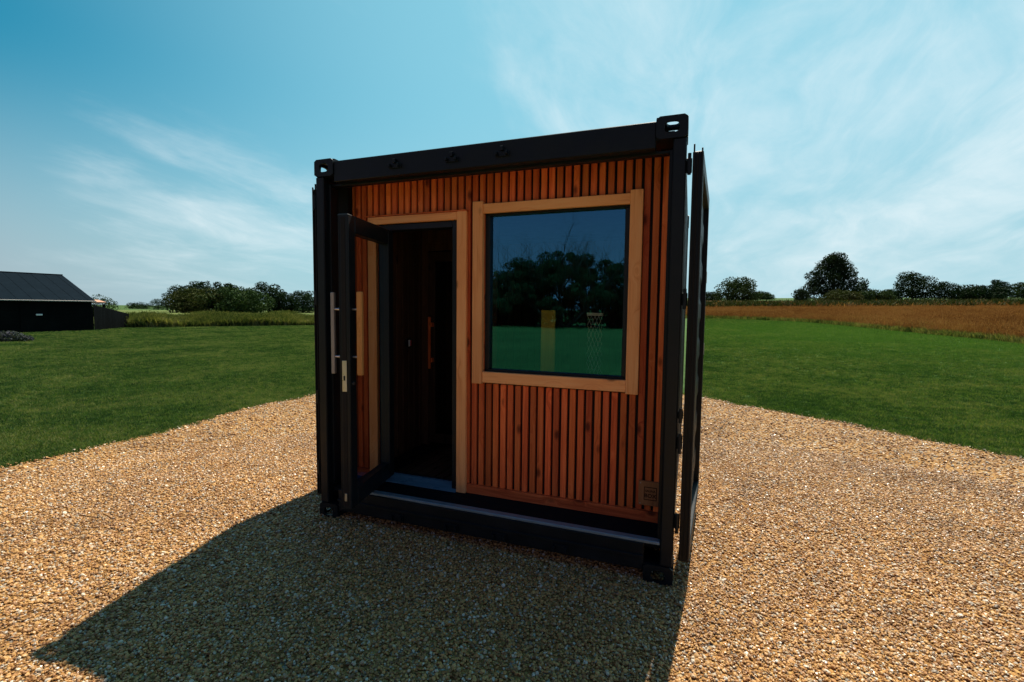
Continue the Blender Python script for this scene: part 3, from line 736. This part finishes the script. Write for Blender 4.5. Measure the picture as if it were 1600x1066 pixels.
# ------------------------------------------------------------ trees
def leaf_cloud(n, size, lobes, rg):
    """leaf-clump quads gathered on lobes (cx,cy,cz,rx,ry,rz)"""
    wts = np.array([l[3]*l[5] for l in lobes]); wts = wts/wts.sum()
    idx = rg.choice(len(lobes), n, p=wts); Lb = np.array(lobes)[idx]
    d = rg.normal(size=(n, 3)); d /= np.linalg.norm(d, axis=1)[:, None]
    rad = rg.uniform(.35, 1.0, n)**.45*rg.normal(1, .07, n)
    P = Lb[:, :3]+d*Lb[:, 3:6]*rad[:, None]
    nrm = d+rg.normal(scale=.7, size=(n, 3)); nrm /= np.linalg.norm(nrm, axis=1)[:, None]
    t = np.cross(nrm, rg.normal(size=(n, 3))); t /= np.linalg.norm(t, axis=1)[:, None]; b_ = np.cross(nrm, t)
    s = size*rg.uniform(.5, 1.3, n)[:, None]; a = s*rg.uniform(.5, 1, (n, 1))
    V = np.stack([P-t*s, P-b_*a, P+t*s, P+b_*a], 1).reshape(-1, 3)
    return V
def quads_mesh(V, name, mt):
    n = len(V)//4; me = bpy.data.meshes.new(name); me.vertices.add(len(V)); me.vertices.foreach_set('co', V.astype(np.float32).ravel())
    me.loops.add(4*n); me.loops.foreach_set('vertex_index', np.arange(4*n, dtype=np.int32))
    me.polygons.add(n); me.polygons.foreach_set('loop_start', np.arange(0, 4*n, 4, dtype=np.int32)); me.polygons.foreach_set('loop_total', np.full(n, 4, np.int32))
    me.update(calc_edges=True); me.materials.append(mt); return me
def tree(name, label, cat, x, y, h, w_, n=2600, mt='leaf_dark', seed=1, group=None, base=.06, lsz=.028, dens=1.0, shape=1.0, zb=-.1, lobn=16):
    rg = np.random.default_rng(seed); py = random.Random(seed)
    root = empty(name, label, cat, (x, y, float(gz(x, y))+zb), 0, group)
    lobes = []
    def env(q): return (1.06-.94*q**1.15) if h > 10 else math.sin(PI*min(1, .22+.74*q))**.55
    for i in range(lobn):                                    # clumps on the outside of the crown
        q = (i+.5)/lobn; a = i*2.4+py.uniform(-.5, .5); R_ = w_/2*env(q)*py.uniform(.55, .86)
        s = w_*(.085 if h > 10 else .13)*py.uniform(.7, 1.35)
        lobes.append((R_*math.cos(a), R_*math.sin(a), h*(.10+.80*q)+py.uniform(-.03, .03)*h, s*1.15, s*1.15, s*.75))
    for i in range(7):                                       # dense heart of the crown
        q = i/6.5; s = w_*.27*env(q)
        lobes.append((py.uniform(-.05, .05)*w_, py.uniform(-.05, .05)*w_, h*(.12+.66*q), s*1.2, s*1.2, h*.12))
    V = leaf_cloud(n, max(lsz*h, lsz*w_*.8), lobes, rg)
    V[:, 2] = np.maximum(V[:, 2], .02*h)
    link('crown', quads_mesh(V, 'crown', M[mt]), None, root)
    bm = bmesh.new(); tr = .028*h+.02
    add_tube(bm, (0, 0, -.3), (0, 0, h*.3), tr, tr*.75, 8); add_tube(bm, (0, 0, h*.3), (.02*h, 0, h*.72), tr*.75, tr*.25, 8)
    for l in lobes[:10]: add_tube(bm, (0, 0, h*.22), (l[0]*.8, l[1]*.8, l[2]), tr*.4, tr*.1, 6)
    link('trunk', bm_mesh(bm), M['bark'], root)
    return root
TL = [
 ('tree', 'rounded tree behind the barn roof and black fence', 'tree', -67.1, 35.4, 3.0, 3.8, 'leaf_mid', 0),
 ('tree', 'tiny distant tree just right of the barn fence, farthest left on the skyline', 'tree', -215.5, 129.6, 2.6, 9.0, 'leaf_dark', 0),
 ('tree', 'small lone round distant tree between the barn and the tree clump', 'tree', -175.9, 112.3, 4.2, 6.4, 'leaf_dark', 0),
 ('tree', 'leftmost dark tree of the clump behind the rough grass', 'tree', -117.8, 80.6, 6.8, 6.6, 'leaf_dark', 1),
 ('tree', 'tallest feathery topped tree near the left end of the clump', 'tree', -113.7, 82.1, 8.2, 6.8, 'leaf_dark', 1),
 ('tree', 'tall round headed tree in the middle of the left clump', 'tree', -108.6, 84.1, 8.0, 5.6, 'leaf_dark', 1),
 ('tree', 'narrow pointed tree right of the tall round headed one', 'tree', -106.1, 85.0, 7.8, 4.0, 'leaf_dark', 1),
 ('tree', 'lower tree in the dip of the left clump', 'tree', -102.8, 86.2, 6.7, 6.2, 'leaf_mid', 1),
 ('tree', 'broad domed tree standing highest at the right of the left clump', 'tree', -97.2, 88.3, 8.0, 7.4, 'leaf_dark', 1),
 ('tree', 'low dark tree in the gap before the container edge', 'tree', -93.1, 89.9, 5.6, 5.0, 'leaf_dark', 1),
 ('tree', 'tree half hidden by the left edge of the container', 'tree', -89.1, 91.3, 6.1, 6.6, 'leaf_dark', 1),
 ('bush', 'pale olive green bush mound at the foot of the left clump', 'bush', -96.8, 70.4, 5.2, 9.4, 'leaf_olive', 1),
 ('bush', 'large rounded green bush in front of the left clump, right of the olive one', 'bush', -91.4, 74.2, 5.3, 10.4, 'leaf_mid', 1),
 ('tree', 'small tree touching the right edge of the container', 'tree', 8.2, 149.4, 2.6, 6.2, 'leaf_dark', 2),
 ('tree', 'rounded mid sized tree right of the container', 'tree', 13.4, 129.9, 6.1, 10.3, 'leaf_mid', 2),
 ('tree', 'low bushy tree in the gap left of the big tree', 'tree', 25.2, 177.2, 2.6, 8.2, 'leaf_mid', 2),
 ('oak_tree', 'biggest tree on the skyline, broad triangular crown with ragged gaps', 'tree', 36.2, 138.4, 12.6, 16.6, 'leaf_dark', 2),
 ('tree', 'slim small tree against the left foot of the biggest tree', 'tree', 27.2, 126.5, 3.4, 3.6, 'leaf_dark', 2),
 ('tree', 'low distant tree between the biggest tree and the right clump', 'tree', 57.8, 167.9, 3.2, 6.5, 'leaf_mid', 2),
 ('tree', 'irregular flat topped tree leading the right hand clump', 'tree', 55.2, 145.6, 7.4, 9.6, 'leaf_dark', 2),
 ('tree', 'compact round tree next in the right hand clump', 'tree', 61.8, 145.9, 4.9, 7.0, 'leaf_dark', 2),
 ('bush', 'long low dark thicket near the right edge', 'bush', 70.0, 148.9, 3.6, 10.5, 'leaf_dark', 2),
 ('tree', 'tree with a small tuft top rising over the thicket', 'tree', 78.6, 159.8, 5.4, 5.1, 'leaf_dark', 2),
 ('tree', 'tree cut by the right edge of the picture', 'tree', 84.6, 161.6, 4.6, 7.1, 'leaf_mid', 2),
 ('bush', 'low grey green bush before the biggest tree', 'bush', 34.0, 121.3, 2.3, 9.0, 'leaf_olive', 2),
 ('bush', 'low dark bush at the right foot of the biggest tree', 'bush', 40.4, 126.6, 2.3, 9.0, 'leaf_mid', 2),
]
for i, (nm, lb, ct, x, y, h, w_, mt, g_) in enumerate(TL):
    big = h > 10
    tree(nm, lb, ct, x, y, h, w_*(1.32 if g_ == 1 else 1.05), 26000 if big else 8000 if g_ else 3500, mt, 20+i, {0: None, 1: 'trees of the clump on the left skyline', 2: 'trees and bushes on the right skyline'}[g_],
         .0, .0125 if big else .021, 1, 1, -.25, 58 if big else 26)

# multi-stemmed tree and hedge line behind the viewer, mirrored in the window
def limb_tree(x, y, h, spread, seed, n):
    py = random.Random(seed); rg = np.random.default_rng(seed)
    root = empty('spreading_tree', 'wide multi stemmed tree across the lawn, seen mirrored in the window', 'tree', (x, y, float(gz(x, y))-.1))
    bm = bmesh.new(); tips = []
    def grow(p, d, L, r_, lev):
        segs = 4
        for s in range(segs):
            d = (d+Vector((py.uniform(-1, 1), py.uniform(-1, 1), py.uniform(-.5, .8)))*.16).normalized()
            q = p+d*L/segs; add_tube(bm, p, q, r_*(1-.6*s/segs), r_*(1-.6*(s+1)/segs), 6 if lev < 2 else 4); p = q
            if lev >= 2: tips.append(p.copy())
            if lev < 4 and s >= 1:
                for _ in range(1 if lev else 2):
                    a = py.uniform(0, 2*PI); nd = (d+Vector((math.cos(a), math.sin(a)*.7, py.uniform(-.15, .5)))*.85).normalized()
                    grow(p, nd, L*py.uniform(.5, .72), r_*(1-.6*(s+1)/segs)*.75, lev+1)
    for k in range(6):
        a = k/6*2*PI+.3; grow(Vector((.35*math.cos(a), .3*math.sin(a), -.2)), Vector((math.cos(a)*1.25, math.sin(a)*.7, 1)).normalized(), h*.74, .17, 0)
    link('trunk', bm_mesh(bm), M['bark'], root)
    lobes = []
    for k in range(230):
        a = py.uniform(0, 2*PI); e = math.asin(py.uniform(-.12, 1)); q = py.uniform(.62, 1.02); s_ = py.uniform(.22, .70)
        lobes.append((8.4*q*math.cos(a)*math.cos(e), 4.6*q*math.sin(a)*math.cos(e), 2.1+(h-2.6)*q*math.sin(e), s_*1.25, s_*1.1, s_*.8))
    for k in range(30):
        a = py.uniform(0, 2*PI); q = py.uniform(.3, .65); lobes.append((7*q*math.cos(a), 4.4*q*math.sin(a), 1.9+(h-2.6)*py.uniform(.2, .7), .9, .9, .6))
    V = leaf_cloud(n, .065, lobes, rg)
    V[:, 2] = np.maximum(V[:, 2], .1)
    link('crown', quads_mesh(V, 'crown', M['leaf_dark']), None, root)
    return len(tips)
print('tips', limb_tree(-8.2, -37.7, 7.1, 11, 5, 120000))
def hedge(name, label, P0, P1, h, d, n, mt, seed):
    rg = np.random.default_rng(seed); L = math.hypot(P1[0]-P0[0], P1[1]-P0[1]); k = int(L/1.1)
    lobes = [(i*L/k, rg.uniform(-.3, .3), h*rg.uniform(.38, .5), .95, d/2, h*rg.uniform(.42, .55)) for i in range(k+1)]
    V = leaf_cloud(n, .13, lobes, rg); V[:, 2] = np.maximum(V[:, 2], .0)
    root = empty(name, label, 'hedge', (P0[0], P0[1], 0), math.atan2(P1[1]-P0[1], P1[0]-P0[0]))
    link('foliage', quads_mesh(V, 'foliage', M[mt]), None, root)
    bm = bmesh.new()
    for i in range(k): add_tube(bm, (i*L/k, 0, -.1), (i*L/k+.1, .1, h*.7), .05, .02, 5)
    link('stems', bm_mesh(bm), M['bark'], root)
hedge('field_hedge', 'dark clipped hedge along the far side of the lawn, seen mirrored in the window', (-34, -38.5), (16, -41.5), 2.9, 1.7, 32000, 'leaf_dark', 3)
for i, (x, y, h, w_) in enumerate([(-16.5, -43, 4.9, 12), (0.5, -43, 4.8, 11), (-27, -46, 6.5, 12)]):
    tree('tree', ['round tree left of the mirrored spreading tree behind the hedge', 'round tree right of the mirrored spreading tree behind the hedge', 'outermost tree behind the hedge across the lawn'][i], 'tree', x, y, h, w_, 9000, 'leaf_dark', 70+i, 'trees behind the lawn hedge')

# ------------------------------------------------------------ lavender bed by the barn
lv = empty('lavender_bush', 'grey purple lavender mound at the left edge in front of the barn', 'bush', (-23.6, 8.2, 0))
rgl = np.random.default_rng(4)
V = leaf_cloud(5000, .045, [(0, 0, .22, .75, .6, .33), (-1.1, -.5, .22, .8, .6, .33), (.6, .3, .14, .4, .4, .2)], rgl); V[:, 2] = np.maximum(V[:, 2], .01); V *= .82
link('foliage', quads_mesh(V, 'foliage', M['lavender']), None, lv)
kb = boxes('kerb_stone', [((-2.2, 0, 0), (-.02, .2, .06)), ((.0, .02, 0), (.25, .2, .055))], M['stone_white'], None, .01, (-21.9, 6.6, 0), (0, 0, 1.05)); tag(kb, 'pale stone kerb in the lawn before the lavender', 'kerb')

# ------------------------------------------------------------ field on the right and crop on the left
EDGE = [(3.0, 40.0), (7.32, 38.5), (9.97, 36.4), (12.16, 30.6), (13.45, 26.0), (14.43, 23.4), (14.9, 21.2), (15.8, 16), (17.5, 8)]
def edge_r(a):
    """distance of the lawn's right edge in direction a (from +Y)"""
    az = [math.atan2(x-2.52, y+2.71) for x, y in EDGE]; rr_ = [math.hypot(x-2.52, y+2.71) for x, y in EDGE]
    return float(np.interp(a, az, rr_))
fr_ = [lambda a, k=k: edge_r(a)*k for k in (1.0, 1.06, 1.15, 1.3, 1.5, 1.8, 2.2)]+[95, 120, 150]
fld = polar_sheet('dry_field', fr_, -3, 62, 80, M['field'], .02); tag(fld, 'brown dry grass field beyond the lawn on the right', None, kind='structure')
crp = polar_sheet('crop_field', [48, 50, 52, 62, 75, 92, 115, 150, 190], -64, -26, 60, M['crop'], .05); tag(crp, 'flat green field behind the rough grass on the left', None, kind='structure')

def area_pts(n, fa, fr, dz=0.0):
    a = fa(n); r_ = fr(a, n); x = 2.52+r_*np.sin(a); y = -2.71+r_*np.cos(a)
    return np.stack([x, y, gz(x, y)+dz], 1)
# dry field grass
a = np.radians(rng.uniform(-2, 50, 60000)); e = np.array([edge_r(t) for t in a]); q = rng.uniform(0, 1, len(a))**1.35
r_ = e*1.0+rng.normal(0, .12, len(a))+q*60
x = 2.52+r_*np.sin(a); y = -2.71+r_*np.cos(a)
edge_green = q
scatter('dry_grass', np.stack([x, y, gz(x, y)], 1), [blades('dry_tuft', 16, .50, .16, .012, .5, M['dry_grass'], 1, .03), blades('dry_tuft', 14, .42, .18, .012, .7, M['dry_grass'], 2, .035)], .7, 1.25, .12,
        'tall dry brown grass with seed heads over the right hand field')
a = np.radians(rng.uniform(-2, 50, 5000)); e = np.array([edge_r(t) for t in a]); r_ = e+rng.normal(-.1, .30, len(a)); x = 2.52+r_*np.sin(a); y = -2.71+r_*np.cos(a)
scatter('edge_grass', np.stack([x, y, gz(x, y)], 1), [blades('edge_tuft', 18, .30, .16, .012, .6, M['rough_grass'], 5)], .6, 1.2, .12, 'uncut green grass fringe where the lawn meets the dry field')
# rough band on the left
n = 26000; a = np.radians(rng.uniform(-66, -34, n)); r0 = np.interp(np.degrees(a), [-60, -58, -45, -40, -34], [41.5, 41.0, 42.5, 44, 46]); r_ = r0+rng.uniform(0, 1, n)**1.2*9
x = 2.52+r_*np.sin(a); y = -2.71+r_*np.cos(a)
hs = .80*np.array([1+.6*mn.noise(Vector((float(i)*.35, float(j)*.35, 0))) for i, j in zip(x, y)])*rng.uniform(.75, 1.15, n)
ok = inside([(-29, 15), (-36, 14), (-48, 24), (-37.0, 19.3), (-33.3, 18.6)], x, y)
scatter('rough_grass', np.stack([x, y, gz(x, y)], 1)[~ok], [blades('rough_tuft', 16, 1.0, .22, .022, .5, M['rough_grass'], 3, .05), blades('rough_tuft', 26, .62, .3, .05, .8, M['rough_grass'], 4), blades('rough_tuft', 30, .8, .35, .07, .9, M['rough_grass'], 6)], 1, 1, .12,
        'tall unkempt grass and weeds along the far edge of the left lawn', hs[~ok])
# wild verge at the foot of the right trees
n = 7000; a = np.radians(rng.uniform(-1, 48, n)); r_ = np.interp(np.degrees(a), [0, 48], [61, 90])+rng.uniform(0, 1, n)**1.3*24; x = 2.52+r_*np.sin(a); y = -2.71+r_*np.cos(a)
scatter('field_margin', np.stack([x, y, gz(x, y)], 1), [blades('margin_tuft', 26, .85, 1.1, .16, .8, M['leaf_olive'], 8), blades('margin_tuft', 22, .7, .9, .10, .8, M['dry_grass'], 18)], .6, 1.3, .1, 'pale overgrown margin between the dry field and the trees')

# lawn blades: dense near the pad, thinning out with distance
n = 260000
az = np.radians(np.where(rng.random(n) < .56, rng.uniform(-76, -40, n), rng.uniform(0, 34, n)))
r_ = 5.5+rng.uniform(0, 1, n)**1.3*42
x = 2.52+r_*np.sin(az); y = -2.71+r_*np.cos(az)
inn = inside([(px-.0, py_) for px, py_ in pad_poly], x, y)
er = np.interp(az, *zip(*sorted((math.atan2(X-2.52, Y+2.71), math.hypot(X-2.52, Y+2.71)) for X, Y in EDGE))); out_ = (az > -.1) & (r_ > er)
barnz = inside([(-30.3, -2), (-50, -2), (-50, 30), (-34, 19.2), (-30.7, 15.0)], x, y)
k = ~(inn | out_ | barnz); x, y, r_ = x[k], y[k], r_[k]
sc = (.75+r_*.030)*rng.uniform(.6, 1.3, len(x))
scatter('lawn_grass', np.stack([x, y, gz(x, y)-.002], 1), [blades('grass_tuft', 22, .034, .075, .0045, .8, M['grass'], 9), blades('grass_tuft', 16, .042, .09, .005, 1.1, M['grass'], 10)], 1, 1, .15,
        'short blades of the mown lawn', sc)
# shaggy overhang along the pad edge
P = np.array(pad_poly); kx = rng.integers(0, len(P), 9000); t = rng.random(9000)[:, None]
E_ = P[kx]*(1-t)+P[(kx+1) % len(P)]*t+rng.normal(0, .05, (9000, 2))
scatter('pad_edge_grass', np.stack([E_[:, 0], E_[:, 1], np.full(9000, -.003)], 1), [blades('edge_tuft', 20, .05, .05, .004, 1.0, M['grass'], 12)], .6, 1.3, .25, 'longer grass leaning over the edge of the gravel pad')

# gravel stones
def stones(n, fr, smin, smax, label, name, z=.006):
    pass
pts = []; szs = []
def ring_pts(n, r0, r1, s0, s1):
    a = np.radians(rng.uniform(-82, 36, n)); r_ = np.sqrt(rng.uniform(r0*r0, r1*r1, n)); x = 2.52+r_*np.sin(a); y = -2.71+r_*np.cos(a)
    ok = inside(pad_poly, x, y) & ~((x > .1) & (x < 2.35) & (y > .15) & (y < 2.9))
    s = rng.lognormal(math.log((s0+s1)/2), .32, n); s = np.clip(s, s0*.6, s1*1.7)
    x, y, s = x[ok], y[ok], s[ok]
    zb_ = np.array([max(.0075, bh(a_, c_)) for a_, c_ in zip(x.tolist(), y.tolist())])
    pts.append(np.stack([x, y, zb_+s*.2+rng.uniform(0, .005, len(x))], 1)); szs.append(s)
ring_pts(95000, .9, 3.2, .0050, .0078)
ring_pts(190000, 3.2, 6.2, .0056, .0090)
ring_pts(90000, 6.2, 12, .008, .013)
kx = rng.integers(0, len(P), 5000); t = rng.random(5000)[:, None]; E2 = P[kx]*(1-t)+P[(kx+1) % len(P)]*t+rng.normal(0, .11, (5000, 2))
pts.append(np.stack([E2[:, 0], E2[:, 1], rng.uniform(.006, .016, 5000)], 1)); szs.append(rng.uniform(.006, .011, 5000))
scatter('gravel', np.concatenate(pts), [stone_src(s) for s in range(1, 7)], 1, 1, .7, 'loose orange, tan and white gravel stones', np.concatenate(szs))
print('objects', len(bpy.data.objects))
